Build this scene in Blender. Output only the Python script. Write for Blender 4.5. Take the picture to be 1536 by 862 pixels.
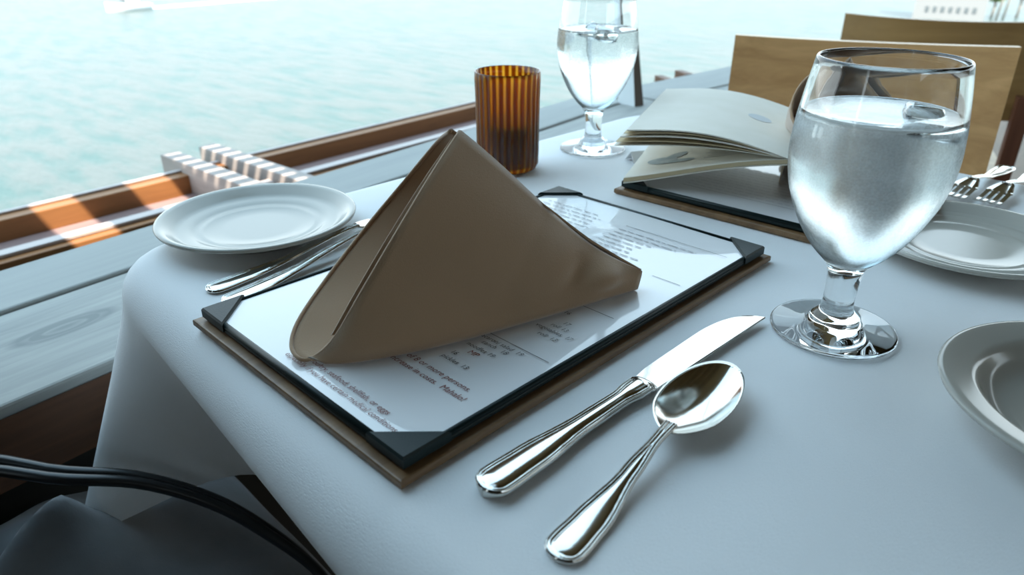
import bpy, math, random
from mathutils import Vector, Matrix

random.seed(7)
for o in list(bpy.data.objects):
    bpy.data.objects.remove(o)
C = bpy.context.scene.collection
R = math.radians
scene = bpy.context.scene

# ------------------------------------------------------------------ camera
T = 0.75                    # table top height
EYE = T + 0.24              # camera height
FPX = 1075.0                # focal length in pixels of a 1536 wide frame
PITCH = R(26.3)
AZ = R(44.5)
cam_d = bpy.data.cameras.new('camera')
cam = bpy.data.objects.new('camera', cam_d)
C.objects.link(cam)
cam.location = (0, 0, EYE)
cam.rotation_euler = (math.pi / 2 - PITCH, 0, AZ)
cam_d.sensor_width = 36.0
cam_d.lens = 36.0 * FPX / 1536.0
cam_d.clip_start = 0.02
cam_d.clip_end = 2000
cam_d.dof.use_dof = True
cam_d.dof.focus_distance = 0.50
cam_d.dof.aperture_fstop = 9.0
scene.camera = cam

# ------------------------------------------------------------------ world, sun, exposure
world = bpy.data.worlds.new('sky')
scene.world = world
world.use_nodes = True
nt = world.node_tree
nt.nodes.clear()
wo = nt.nodes.new('ShaderNodeOutputWorld')
bg = nt.nodes.new('ShaderNodeBackground')
tc = nt.nodes.new('ShaderNodeTexCoord')
sx = nt.nodes.new('ShaderNodeSeparateXYZ')
rp = nt.nodes.new('ShaderNodeValToRGB')
rp.color_ramp.elements[0].position = 0.0
rp.color_ramp.elements[0].color = (0.86, 0.97, 1.0, 1)
rp.color_ramp.elements[1].position = 0.8
rp.color_ramp.elements[1].color = (0.50, 0.78, 1.0, 1)
nt.links.new(tc.outputs['Generated'], sx.inputs[0])
nt.links.new(sx.outputs['Z'], rp.inputs['Fac'])
nt.links.new(rp.outputs['Color'], bg.inputs['Color'])
nt.links.new(bg.outputs[0], wo.inputs['Surface'])
bg.inputs['Strength'].default_value = 2.8

sun_d = bpy.data.lights.new('sun', 'SUN')
sun_d.energy = 14.0
sun_d.angle = R(0.3)
sun_d.color = (1.0, 0.90, 0.76)
sun = bpy.data.objects.new('sun', sun_d)
C.objects.link(sun)
SUN_EL, SUN_AZ = R(55), R(40)
sun.rotation_euler = Vector((-math.cos(SUN_EL) * math.cos(SUN_AZ), math.cos(SUN_EL) * math.sin(SUN_AZ), -math.sin(SUN_EL))).to_track_quat('-Z', 'Y').to_euler()
sun.location = (2, 0, 8)

vs = scene.view_settings
vs.view_transform = 'Standard'
vs.look = 'None'
vs.gamma = 1.0
vs.use_curve_mapping = False
vs.exposure = 0.12
scene.cycles.max_bounces = 14
scene.cycles.transmission_bounces = 12
scene.cycles.transparent_max_bounces = 16
scene.cycles.glossy_bounces = 6


# ------------------------------------------------------------------ helpers
def W(u, v, z=T):
    """photo pixel -> point on the horizontal plane at height z"""
    x = (u - 768) / FPX
    y = (v - 431) / FPX
    d = (x, math.cos(PITCH) - y * math.sin(PITCH), -math.sin(PITCH) - y * math.cos(PITCH))
    t = (z - EYE) / d[2]
    px, py = d[0] * t, d[1] * t
    c, s = math.cos(AZ), math.sin(AZ)
    return Vector((px * c - py * s, px * s + py * c, z))


def new_mat(name):
    m = bpy.data.materials.new(name)
    m.use_nodes = True
    t = m.node_tree
    b = t.nodes['Principled BSDF']
    return m, t, b


def principled(name, col, rough=0.5, metal=0.0, noise=None, bump=None, **kw):
    """noise=(scale, colour2, stretch, coords) mottles the colour; bump=(scale, strength, stretch)"""
    m, t, b = new_mat(name)
    b.inputs['Base Color'].default_value = (*col, 1)
    b.inputs['Roughness'].default_value = rough
    b.inputs['Metallic'].default_value = metal
    for k, v in kw.items():
        b.inputs[k].default_value = v
    if noise or bump:
        co = t.nodes.new('ShaderNodeTexCoord')
    if noise:
        mp = t.nodes.new('ShaderNodeMapping')
        mp.inputs['Scale'].default_value = noise[2] if len(noise) > 2 else (1, 1, 1)
        n = t.nodes.new('ShaderNodeTexNoise')
        n.inputs['Scale'].default_value = noise[0]
        n.inputs['Detail'].default_value = 6
        r = t.nodes.new('ShaderNodeValToRGB')
        r.color_ramp.elements[0].position = 0.32
        r.color_ramp.elements[1].position = 0.68
        r.color_ramp.elements[0].color = (*col, 1)
        r.color_ramp.elements[1].color = (*noise[1], 1)
        t.links.new(co.outputs['Object'], mp.inputs['Vector'])
        t.links.new(mp.outputs[0], n.inputs['Vector'])
        t.links.new(n.outputs['Fac'], r.inputs['Fac'])
        t.links.new(r.outputs['Color'], b.inputs['Base Color'])
    if bump:
        mp2 = t.nodes.new('ShaderNodeMapping')
        mp2.inputs['Scale'].default_value = bump[2] if len(bump) > 2 else (1, 1, 1)
        n2 = t.nodes.new('ShaderNodeTexNoise')
        n2.inputs['Scale'].default_value = bump[0]
        n2.inputs['Detail'].default_value = 4
        bp = t.nodes.new('ShaderNodeBump')
        bp.inputs['Strength'].default_value = bump[1]
        bp.inputs['Distance'].default_value = bump[3] if len(bump) > 3 else 0.002
        t.links.new(co.outputs['Object'], mp2.inputs['Vector'])
        t.links.new(mp2.outputs[0], n2.inputs['Vector'])
        t.links.new(n2.outputs['Fac'], bp.inputs['Height'])
        t.links.new(bp.outputs[0], b.inputs['Normal'])
    return m


def fabric(name, col, col2, pitch, strength, mottle=9.0, sheen=0.15, rough=0.85):
    """plain woven cloth: two crossed fine waves as bump, soft mottling in the colour"""
    m, t, b = new_mat(name)
    b.inputs['Roughness'].default_value = rough
    b.inputs['Sheen Weight'].default_value = sheen
    b.inputs['Sheen Roughness'].default_value = 0.5
    co = t.nodes.new('ShaderNodeTexCoord')
    n = t.nodes.new('ShaderNodeTexNoise')
    n.inputs['Scale'].default_value = mottle
    n.inputs['Detail'].default_value = 5
    r = t.nodes.new('ShaderNodeValToRGB')
    r.color_ramp.elements[0].position = 0.35
    r.color_ramp.elements[1].position = 0.65
    r.color_ramp.elements[0].color = (*col, 1)
    r.color_ramp.elements[1].color = (*col2, 1)
    t.links.new(co.outputs['Object'], n.inputs['Vector'])
    t.links.new(n.outputs['Fac'], r.inputs['Fac'])
    t.links.new(r.outputs['Color'], b.inputs['Base Color'])
    hs = []
    for sc in ((1, 5, 2), (5, 1, 2)):
        mp = t.nodes.new('ShaderNodeMapping')
        mp.inputs['Scale'].default_value = sc
        w = t.nodes.new('ShaderNodeTexNoise')
        w.inputs['Scale'].default_value = pitch
        w.inputs['Detail'].default_value = 2
        t.links.new(co.outputs['Object'], mp.inputs['Vector'])
        t.links.new(mp.outputs[0], w.inputs['Vector'])
        hs.append(w)
    ad = t.nodes.new('ShaderNodeMath')
    ad.operation = 'ADD'
    t.links.new(hs[0].outputs['Fac'], ad.inputs[0])
    t.links.new(hs[1].outputs['Fac'], ad.inputs[1])
    bp = t.nodes.new('ShaderNodeBump')
    bp.inputs['Strength'].default_value = strength
    bp.inputs['Distance'].default_value = 0.0004
    t.links.new(ad.outputs[0], bp.inputs['Height'])
    n3 = t.nodes.new('ShaderNodeTexNoise')
    n3.inputs['Scale'].default_value = 14
    n3.inputs['Detail'].default_value = 2
    bp2 = t.nodes.new('ShaderNodeBump')
    bp2.inputs['Strength'].default_value = 0.25
    bp2.inputs['Distance'].default_value = 0.004
    t.links.new(co.outputs['Object'], n3.inputs['Vector'])
    t.links.new(n3.outputs['Fac'], bp2.inputs['Height'])
    t.links.new(bp.outputs[0], bp2.inputs['Normal'])
    t.links.new(bp2.outputs[0], b.inputs['Normal'])
    return m


def wood(name, dark, light, axis='Y', rough=0.5, scale=6.0, coat=0.0, knot=None, contrast=(0.3, 0.7)):
    """grain running along the given local axis"""
    m, t, b = new_mat(name)
    b.inputs['Roughness'].default_value = rough
    b.inputs['Coat Weight'].default_value = coat
    b.inputs['Coat Roughness'].default_value = 0.15
    co = t.nodes.new('ShaderNodeTexCoord')
    mp = t.nodes.new('ShaderNodeMapping')
    s = {'X': (0.08, 1, 1), 'Y': (1, 0.08, 1), 'Z': (1, 1, 0.08)}[axis]
    mp.inputs['Scale'].default_value = s
    n = t.nodes.new('ShaderNodeTexNoise')
    n.inputs['Scale'].default_value = scale * 10
    n.inputs['Detail'].default_value = 8
    n.inputs['Roughness'].default_value = 0.65
    n.inputs['Distortion'].default_value = 0.6
    r = t.nodes.new('ShaderNodeValToRGB')
    r.color_ramp.elements[0].position = contrast[0]
    r.color_ramp.elements[1].position = contrast[1]
    r.color_ramp.elements[0].color = (*dark, 1)
    r.color_ramp.elements[1].color = (*light, 1)
    t.links.new(co.outputs['Object'], mp.inputs['Vector'])
    t.links.new(mp.outputs[0], n.inputs['Vector'])
    fac = n.outputs['Fac']
    if knot:
        # concentric rings round a knot at a place of its own
        mk = t.nodes.new('ShaderNodeMapping')
        mk.vector_type = 'POINT'
        kx, ky, kz, rad = knot
        mk.inputs['Location'].default_value = (-kx / rad, -ky / rad * 0.34, -kz / rad)
        mk.inputs['Scale'].default_value = (1 / rad, 0.34 / rad, 1 / rad)
        ln = t.nodes.new('ShaderNodeVectorMath')
        ln.operation = 'LENGTH'
        t.links.new(co.outputs['Object'], mk.inputs['Vector'])
        t.links.new(mk.outputs[0], ln.inputs[0])
        kr = t.nodes.new('ShaderNodeValToRGB')
        e = kr.color_ramp.elements
        e[0].position = 0.0
        e[0].color = (0.38, 0.38, 0.38, 1)
        e[1].position = 1.0
        e[1].color = (0, 0, 0, 1)
        for p_, v_ in ((0.35, 0.12), (0.5, 0.62), (0.62, 0.2), (0.78, 0.32)):
            q = e.new(p_)
            q.color = (v_, v_, v_, 1)
        t.links.new(ln.outputs['Value'], kr.inputs['Fac'])
        sb = t.nodes.new('ShaderNodeMath')
        sb.operation = 'SUBTRACT'
        t.links.new(fac, sb.inputs[0])
        t.links.new(kr.outputs['Color'], sb.inputs[1])
        fac = sb.outputs[0]
    t.links.new(fac, r.inputs['Fac'])
    t.links.new(r.outputs['Color'], b.inputs['Base Color'])
    bp = t.nodes.new('ShaderNodeBump')
    bp.inputs['Strength'].default_value = 0.25
    bp.inputs['Distance'].default_value = 0.001
    t.links.new(n.outputs['Fac'], bp.inputs['Height'])
    t.links.new(bp.outputs[0], b.inputs['Normal'])
    return m


def mobj(name, verts, faces, mat, parent=None, smooth=True, auto=None):
    me = bpy.data.meshes.new(name)
    me.from_pydata([tuple(v) for v in verts], [], faces)
    me.validate()
    me.update()
    if smooth:
        me.polygons.foreach_set('use_smooth', [True] * len(me.polygons))
    o = bpy.data.objects.new(name, me)
    C.objects.link(o)
    if mat:
        me.materials.append(mat)
    if parent:
        o.parent = parent
    if auto is not None:
        me.set_sharp_from_angle(angle=R(auto))
    return o


def box(x0, x1, y0, y1, z0, z1, b=0.0):
    """box verts/faces; b > 0 gives chamfered upper edges"""
    if b <= 0:
        v = [(x0, y0, z0), (x1, y0, z0), (x1, y1, z0), (x0, y1, z0), (x0, y0, z1), (x1, y0, z1), (x1, y1, z1), (x0, y1, z1)]
        f = [(3, 2, 1, 0), (4, 5, 6, 7), (0, 1, 5, 4), (1, 2, 6, 5), (2, 3, 7, 6), (3, 0, 4, 7)]
        return v, f
    rings = []
    for (ins, z) in ((b, z0), (0, z0 + b), (0, z1 - b), (b * 0.3, z1 - b * 0.3), (b, z1)):
        rings.append([(x0 + ins, y0 + ins, z), (x1 - ins, y0 + ins, z), (x1 - ins, y1 - ins, z), (x0 + ins, y1 - ins, z)])
    v = [p for r in rings for p in r]
    f = [(3, 2, 1, 0)]
    for k in range(len(rings) - 1):
        for i in range(4):
            j = (i + 1) % 4
            f.append((k * 4 + i, k * 4 + j, k * 4 + 4 + j, k * 4 + 4 + i))
    n = (len(rings) - 1) * 4
    f.append((n, n + 1, n + 2, n + 3))
    return v, f


def bobj(name, x0, x1, y0, y1, z0, z1, mat, parent=None, b=0.0):
    v, f = box(x0, x1, y0, y1, z0, z1, b)
    return mobj(name, v, f, mat, parent, smooth=False)


def lathe(prof, n=64, close=False):
    """prof: list of (r, z); a point with r == 0 becomes a pole"""
    v, f, rows = [], [], []
    for r, z in prof:
        if r < 1e-7:
            rows.append([len(v)])
            v.append((0, 0, z))
        else:
            rows.append(list(range(len(v), len(v) + n)))
            for i in range(n):
                a = 2 * math.pi * i / n
                v.append((r * math.cos(a), r * math.sin(a), z))
    pairs = list(zip(rows[:-1], rows[1:]))
    if close:
        pairs.append((rows[-1], rows[0]))
    for a, b in pairs:
        for i in range(n):
            j = (i + 1) % n
            if len(a) == 1 and len(b) == 1:
                continue
            if len(a) == 1:
                f.append((a[0], b[j], b[i]))
            elif len(b) == 1:
                f.append((a[i], a[j], b[0]))
            else:
                f.append((a[i], a[j], b[j], b[i]))
    return v, f


def smooth_curve(pts, n):
    """Catmull-Rom through the points, n samples"""
    P = [Vector(p) for p in pts]
    P = [P[0] * 2 - P[1]] + P + [P[-1] * 2 - P[-2]]
    out = []
    m = len(P) - 3
    for i in range(n):
        s = i / (n - 1) * m
        k = min(int(s), m - 1)
        t = s - k
        a, b, c, d = P[k:k + 4]
        out.append(0.5 * ((2 * b) + (c - a) * t + (2 * a - 5 * b + 4 * c - d) * t * t + (3 * b - a - 3 * c + d) * t ** 3))
    return out


def tube(path, rad, n=10):
    v, f = [], []
    up = Vector((0, 0, 1))
    for i, p in enumerate(path):
        a = path[max(i - 1, 0)]
        b = path[min(i + 1, len(path) - 1)]
        d = (b - a).normalized()
        s = d.cross(up)
        if s.length < 1e-4:
            s = Vector((1, 0, 0))
        s.normalize()
        u = s.cross(d)
        for k in range(n):
            an = 2 * math.pi * k / n
            v.append(p + s * rad * math.cos(an) + u * rad * math.sin(an))
    for i in range(len(path) - 1):
        for k in range(n):
            j = (k + 1) % n
            f.append((i * n + k, i * n + j, i * n + n + j, i * n + n + k))
    f.append(tuple(range(n - 1, -1, -1)))
    f.append(tuple(range((len(path) - 1) * n, len(path) * n)))
    return v, f


def grid_faces(nu, nv, wrap=False, off=0):
    f = []
    for i in range(nu - 1):
        for j in range(nv if wrap else nv - 1):
            k = (j + 1) % nv
            f.append((off + i * nv + j, off + i * nv + k, off + (i + 1) * nv + k, off + (i + 1) * nv + j))
    return f


def thing(name, label, cat, loc=(0, 0, 0), rz=0.0, group=None):
    o = bpy.data.objects.new(name, None)
    C.objects.link(o)
    o.empty_display_size = 0.05
    o.location = loc
    o.rotation_euler = (0, 0, rz)
    return tag(o, label, cat, group)


def tag(o, label=None, cat=None, group=None, kind=None):
    if label:
        o['label'] = label
    if cat:
        o['category'] = cat
    if group:
        o['group'] = group
    if kind:
        o['kind'] = kind
    return o


def copy_tree(o, parent=None):
    c = o.copy()
    C.objects.link(c)
    if parent:
        c.parent = parent
    for ch in list(o.children):
        copy_tree(ch, c)
    return c


def structure(name, loc=(0, 0, 0), rz=0.0):
    o = bpy.data.objects.new(name, None)
    C.objects.link(o)
    o.location = loc
    o.rotation_euler = (0, 0, rz)
    o['kind'] = 'structure'
    return o


# ------------------------------------------------------------------ materials
LA, LZ = R(7.2), 0.62
_k = Matrix.Rotation(-LA, 3, 'Z') @ (W(98, 490, LZ) - Vector((-0.672, 0.0, 0.0)))
KNOT = (_k.x, _k.y, LZ, 0.020)
M = {}
M['cloth'] = fabric('white_tablecloth', (0.79, 0.80, 0.805), (0.83, 0.84, 0.845), 420, 0.4, 7)
M['napkin'] = fabric('taupe_napkin', (0.40, 0.25, 0.14), (0.435, 0.272, 0.154), 420, 0.4, 12, 0.6)
M['china'] = principled('cream_china', (0.46, 0.445, 0.40), 0.14, **{'Specular IOR Level': 0.4})
M['steel'] = principled('polished_steel', (0.62, 0.60, 0.56), 0.12, 1.0, bump=(160, 0.04, (1, 1, 1), 0.001))
M['greywood'] = wood('weathered_grey_wood', (0.20, 0.215, 0.21), (0.42, 0.42, 0.395), 'Y', 0.75, 5, knot=KNOT, contrast=(0.15, 0.8))
M['greywood2'] = wood('weathered_grey_wood_outer', (0.25, 0.265, 0.26), (0.36, 0.365, 0.345), 'Y', 0.75, 4, contrast=(0.1, 0.9))
M['brownwood'] = wood('dark_stained_wood', (0.07, 0.028, 0.012), (0.16, 0.065, 0.028), 'Y', 0.55, 4)
M['beamwood'] = wood('orange_stained_beam', (0.19, 0.075, 0.022), (0.31, 0.13, 0.042), 'Y', 0.5, 4)
M['mauveboard'] = wood('faded_deck_board', (0.20, 0.13, 0.12), (0.28, 0.185, 0.17), 'Y', 0.6, 3)
M['sunedge'] = principled('sunlit_edge_tone', (0.42, 0.36, 0.34), 0.5)  # sunlight on the beam tops, put into the colour
M['tailwood'] = wood('weathered_joist', (0.27, 0.23, 0.21), (0.36, 0.31, 0.285), 'X', 0.7, 4)
M['boardwood'] = wood('walnut_board', (0.12, 0.062, 0.024), (0.25, 0.14, 0.06), 'Y', 0.45, 7, 0.1)
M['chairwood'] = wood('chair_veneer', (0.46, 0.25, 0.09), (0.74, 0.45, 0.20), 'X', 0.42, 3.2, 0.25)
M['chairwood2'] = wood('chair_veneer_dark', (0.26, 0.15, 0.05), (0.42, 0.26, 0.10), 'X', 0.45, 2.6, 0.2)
M['chairleg'] = wood('chair_frame', (0.10, 0.035, 0.018), (0.17, 0.065, 0.033), 'Z', 0.5, 4)
M['leather'] = principled('dark_green_leatherette', (0.005, 0.014, 0.014), 0.42, bump=(900, 0.35, (1, 1, 1), 0.0003), **{'Specular IOR Level': 0.25})
M['paper'] = principled('menu_paper_under_clear_film', (0.80, 0.80, 0.81), 0.4, bump=(26, 0.06, (1, 0.6, 1), 0.004), **{'Coat Weight': 1.0, 'Coat Roughness': 0.03, 'Coat IOR': 1.55})
M['ink'] = principled('grey_ink', (0.05, 0.045, 0.045), 0.5)
M['redink'] = principled('dark_red_ink', (0.20, 0.035, 0.025), 0.5)
M['page'] = principled('cream_page', (0.80, 0.76, 0.66), 0.75, noise=(30, (0.84, 0.80, 0.71)))
M['pageedge'] = principled('yellowed_page_edge', (0.58, 0.47, 0.29), 0.8)
M['greyprint'] = principled('grey_blue_print', (0.32, 0.38, 0.39), 0.8, noise=(120, (0.50, 0.54, 0.53)))
M['paleprint'] = principled('pale_blue_print', (0.62, 0.66, 0.68), 0.8)
M['textprint'] = principled('pale_text_print', (0.55, 0.52, 0.47), 0.8)
M['bag'] = fabric('dark_grey_bag_cloth', (0.10, 0.11, 0.12), (0.135, 0.145, 0.155), 150, 0.2, 20, 0.4, 0.6)
M['strap'] = principled('black_strap', (0.008, 0.009, 0.010), 0.35)
M['ceil'] = wood('ceiling_boards', (0.22, 0.135, 0.055), (0.36, 0.23, 0.10), 'Y', 0.6, 3)
M['darkwall'] = principled('dark_panel', (0.020, 0.018, 0.013), 0.7, noise=(5, (0.03, 0.026, 0.02)))
M['warmwall'] = principled('warm_tan_wall', (0.46, 0.34, 0.22), 0.7, noise=(2, (0.50, 0.38, 0.25)))
M['floor'] = wood('deck_floor', (0.12, 0.075, 0.045), (0.20, 0.13, 0.08), 'Y', 0.6, 3)
M['white'] = principled('white_paint', (0.82, 0.83, 0.83), 0.4)
M['card'] = principled('white_card', (0.85, 0.86, 0.87), 0.5)
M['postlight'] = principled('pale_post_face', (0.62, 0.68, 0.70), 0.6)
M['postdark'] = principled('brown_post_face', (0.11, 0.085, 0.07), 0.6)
M['building'] = principled('pale_plaster', (0.24, 0.25, 0.255), 0.7)
M['winglass'] = principled('dim_window', (0.12, 0.14, 0.15), 0.2)
M['foliage'] = principled('tropical_foliage', (0.05, 0.13, 0.03), 0.7, noise=(2, (0.16, 0.26, 0.05)))
M['trunk'] = principled('pale_trunk', (0.40, 0.36, 0.32), 0.8)
M['shore'] = principled('shore_sand', (0.5, 0.45, 0.36), 0.9)


def m_glass():
    m, t, b = new_mat('clear_glass')
    b.inputs['Base Color'].default_value = (0.985, 1.0, 1.0, 1)
    b.inputs['Roughness'].default_value = 0.0
    b.inputs['IOR'].default_value = 1.47
    b.inputs['Transmission Weight'].default_value = 1.0
    return m


def m_water():
    m, t, b = new_mat('drinking_water')
    b.inputs['Base Color'].default_value = (0.97, 1.0, 1.0, 1)
    b.inputs['Roughness'].default_value = 0.02
    b.inputs['IOR'].default_value = 1.333
    b.inputs['Transmission Weight'].default_value = 1.0
    co = t.nodes.new('ShaderNodeTexCoord')
    n = t.nodes.new('ShaderNodeTexNoise')
    n.inputs['Scale'].default_value = 60
    bp = t.nodes.new('ShaderNodeBump')
    bp.inputs['Strength'].default_value = 0.15
    bp.inputs['Distance'].default_value = 0.002
    t.links.new(co.outputs['Object'], n.inputs['Vector'])
    t.links.new(n.outputs['Fac'], bp.inputs['Height'])
    t.links.new(bp.outputs[0], b.inputs['Normal'])
    return m


def m_fog(name, lo, hi):
    """fine condensation droplets: partly see-through white film, denser towards the foot of the bowl and in blotches"""
    m = bpy.data.materials.new(name)
    m.use_nodes = True
    t = m.node_tree
    t.nodes.clear()
    out = t.nodes.new('ShaderNodeOutputMaterial')
    mix = t.nodes.new('ShaderNodeMixShader')
    tr = t.nodes.new('ShaderNodeBsdfTransparent')
    fm = t.nodes.new('ShaderNodeMixShader')
    fm.inputs[0].default_value = 0.66
    df = t.nodes.new('ShaderNodeBsdfTranslucent')
    df.inputs['Color'].default_value = (0.95, 0.97, 0.98, 1)
    tl = t.nodes.new('ShaderNodeBsdfRefraction')
    tl.inputs['Color'].default_value = (0.97, 0.99, 1.0, 1)
    tl.inputs['IOR'].default_value = 1.12
    tl.inputs['Roughness'].default_value = 0.5
    co = t.nodes.new('ShaderNodeTexCoord')
    sp = t.nodes.new('ShaderNodeSeparateXYZ')
    mr = t.nodes.new('ShaderNodeMapRange')
    mr.interpolation_type = 'SMOOTHSTEP'
    mr.inputs['From Min'].default_value = 0.066
    mr.inputs['From Max'].default_value = 0.102
    mr.inputs['To Min'].default_value = hi
    mr.inputs['To Max'].default_value = lo
    n1 = t.nodes.new('ShaderNodeTexNoise')
    n1.inputs['Scale'].default_value = 38
    n1.inputs['Detail'].default_value = 3
    n2 = t.nodes.new('ShaderNodeTexNoise')
    n2.inputs['Scale'].default_value = 700
    n2.inputs['Detail'].default_value = 2
    m1 = t.nodes.new('ShaderNodeMapRange')
    m1.inputs['From Min'].default_value = 0.35
    m1.inputs['From Max'].default_value = 0.65
    m1.inputs['To Min'].default_value = -0.16
    m1.inputs['To Max'].default_value = 0.16
    m2 = t.nodes.new('ShaderNodeMapRange')
    m2.inputs['From Min'].default_value = 0.35
    m2.inputs['From Max'].default_value = 0.65
    m2.inputs['To Min'].default_value = -0.10
    m2.inputs['To Max'].default_value = 0.10
    a1 = t.nodes.new('ShaderNodeMath')
    a2 = t.nodes.new('ShaderNodeMath')
    a2.use_clamp = True
    L = t.links.new
    L(co.outputs['Object'], sp.inputs[0])
    L(sp.outputs['Z'], mr.inputs['Value'])
    L(co.outputs['Object'], n1.inputs['Vector'])
    L(co.outputs['Object'], n2.inputs['Vector'])
    L(n1.outputs['Fac'], m1.inputs['Value'])
    L(n2.outputs['Fac'], m2.inputs['Value'])
    L(mr.outputs[0], a1.inputs[0])
    L(m1.outputs[0], a1.inputs[1])
    L(a1.outputs[0], a2.inputs[0])
    L(m2.outputs[0], a2.inputs[1])
    L(tl.outputs[0], fm.inputs[2])
    L(df.outputs[0], fm.inputs[1])
    L(a2.outputs[0], mix.inputs[0])
    L(tr.outputs[0], mix.inputs[1])
    L(fm.outputs[0], mix.inputs[2])
    L(mix.outputs[0], out.inputs['Surface'])
    return m


def m_amber():
    """amber glass with fused vertical canes: narrow honey stripes between wide brown ones"""
    m = bpy.data.materials.new('amber_striped_glass')
    m.use_nodes = True
    t = m.node_tree
    t.nodes.clear()
    L = t.links.new
    out = t.nodes.new('ShaderNodeOutputMaterial')
    co = t.nodes.new('ShaderNodeTexCoord')
    sp = t.nodes.new('ShaderNodeSeparateXYZ')
    at = t.nodes.new('ShaderNodeMath')
    at.operation = 'ARCTAN2'
    mu = t.nodes.new('ShaderNodeMath')
    mu.operation = 'MULTIPLY'
    mu.inputs[1].default_value = 28
    nz = t.nodes.new('ShaderNodeTexNoise')
    nz.inputs['Scale'].default_value = 14
    nm = t.nodes.new('ShaderNodeMath')
    nm.operation = 'MULTIPLY_ADD'
    nm.inputs[1].default_value = 2.2
    sn = t.nodes.new('ShaderNodeMath')
    sn.operation = 'SINE'
    rp = t.nodes.new('ShaderNodeValToRGB')
    rp.color_ramp.elements[0].position = 0.45
    rp.color_ramp.elements[0].color = (0.52, 0.19, 0.028, 1)
    rp.color_ramp.elements[1].position = 0.92
    rp.color_ramp.elements[1].color = (1.0, 0.68, 0.17, 1)
    mr = t.nodes.new('ShaderNodeMapRange')
    mr.inputs['From Min'].default_value = -1
    L(co.outputs['Object'], sp.inputs[0])
    L(sp.outputs['Y'], at.inputs[0])
    L(sp.outputs['X'], at.inputs[1])
    L(at.outputs[0], mu.inputs[0])
    L(co.outputs['Object'], nz.inputs['Vector'])
    L(nz.outputs['Fac'], nm.inputs[0])
    L(mu.outputs[0], nm.inputs[2])
    L(nm.outputs[0], sn.inputs[0])
    L(sn.outputs[0], mr.inputs['Value'])
    L(mr.outputs[0], rp.inputs['Fac'])
    tr = t.nodes.new('ShaderNodeBsdfTransparent')
    tl = t.nodes.new('ShaderNodeBsdfTranslucent')
    gl = t.nodes.new('ShaderNodeBsdfGlossy')
    gl.inputs['Roughness'].default_value = 0.22
    fr = t.nodes.new('ShaderNodeFresnel')
    fr.inputs['IOR'].default_value = 1.45
    m1 = t.nodes.new('ShaderNodeMixShader')
    m1.inputs[0].default_value = 0.55
    m2 = t.nodes.new('ShaderNodeMixShader')
    L(rp.outputs['Color'], tr.inputs['Color'])
    L(rp.outputs['Color'], tl.inputs['Color'])
    L(tr.outputs[0], m1.inputs[1])
    L(tl.outputs[0], m1.inputs[2])
    L(fr.outputs[0], m2.inputs[0])
    L(m1.outputs[0], m2.inputs[1])
    L(gl.outputs[0], m2.inputs[2])
    L(m2.outputs[0], out.inputs['Surface'])
    return m


def m_sea():
    m, t, b = new_mat('turquoise_sea')
    L = t.links.new
    co = t.nodes.new('ShaderNodeTexCoord')
    mp = t.nodes.new('ShaderNodeMapping')
    mp.inputs['Rotation'].default_value = (0, 0, R(-45))
    mp.inputs['Scale'].default_value = (0.30, 1.0, 1)
    n = t.nodes.new('ShaderNodeTexNoise')
    n.inputs['Scale'].default_value = 1.1
    n.inputs['Detail'].default_value = 7
    n.inputs['Roughness'].default_value = 0.6
    r = t.nodes.new('ShaderNodeValToRGB')
    r.color_ramp.elements[0].position = 0.36
    r.color_ramp.elements[1].position = 0.56
    r.color_ramp.elements[0].color = (0.026, 0.068, 0.063, 1)
    r.color_ramp.elements[1].color = (0.064, 0.080, 0.075, 1)
    L(co.outputs['Object'], mp.inputs['Vector'])
    L(mp.outputs[0], n.inputs['Vector'])
    L(n.outputs['Fac'], r.inputs['Fac'])
    L(r.outputs['Color'], b.inputs['Base Color'])
    b.inputs['Roughness'].default_value = 0.32
    b.inputs['IOR'].default_value = 1.33
    b.inputs['Specular IOR Level'].default_value = 0.34
    bp = t.nodes.new('ShaderNodeBump')
    bp.inputs['Strength'].default_value = 0.6
    bp.inputs['Distance'].default_value = 0.25
    L(n.outputs['Fac'], bp.inputs['Height'])
    L(bp.outputs[0], b.inputs['Normal'])
    return m


M['glass'] = m_glass()
M['water'] = m_water()
M['fog'] = m_fog('condensation', 0.58, 0.90)
M['fog2'] = m_fog('condensation_light', 0.35, 0.75)
M['amber'] = m_amber()
M['sea'] = m_sea()

# ------------------------------------------------------------------ the setting
SEA = EYE - 8.0
S = 900
sea = mobj('sea', [(-S, -S, SEA), (S, -S, SEA), (S, S, SEA), (-S, S, SEA)], [(0, 1, 2, 3)], M['sea'], smooth=False)
tag(sea, kind='structure')

# deck floor, inland wall and roof of the open terrace (the roof is what the cutlery mirrors)
tag(bobj('floor', -1.02, 5.0, -2.0, 6.5, -0.06, 0.0, M['floor']), kind='structure')
CZ = 2.25
tag(bobj('wall_inland', 3.2, 3.3, -1.9, 6.5, 0.0, 1.55, M['warmwall']), kind='structure')  # unseen; height and tan tone set for the fill light on the table
tag(bobj('near_shade_wall', -0.60, 4.1, -2.0, -1.9, 0.0, CZ, M['darkwall']), kind='structure')  # unseen wall added to keep light from behind off the hanging cloth
ws = tag(bobj('sea_shade_wall', -0.86, -0.76, -2.0, -0.40, 0.0, CZ, M['darkwall']), kind='structure')  # unseen wall added to block sea-side light and darken the near drape
bobj('low_shade_wall', -0.86, -0.76, -0.40, -0.06, 0.0, 1.35, M['darkwall'], ws)  # lower unseen piece, added to shade the drape but let the sun pass
ceil = structure('ceiling')
off = (CZ - 0.52) / math.tan(SUN_EL)
RE = -1.19 + off * math.cos(SUN_AZ)            # roof edge: its shade ends just outside the ledge
DY = off * math.sin(SUN_AZ)
bobj('roof_deck', RE, 4.1, -2.0, 6.5, CZ, CZ + 0.06, M['ceil'], ceil)
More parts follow.
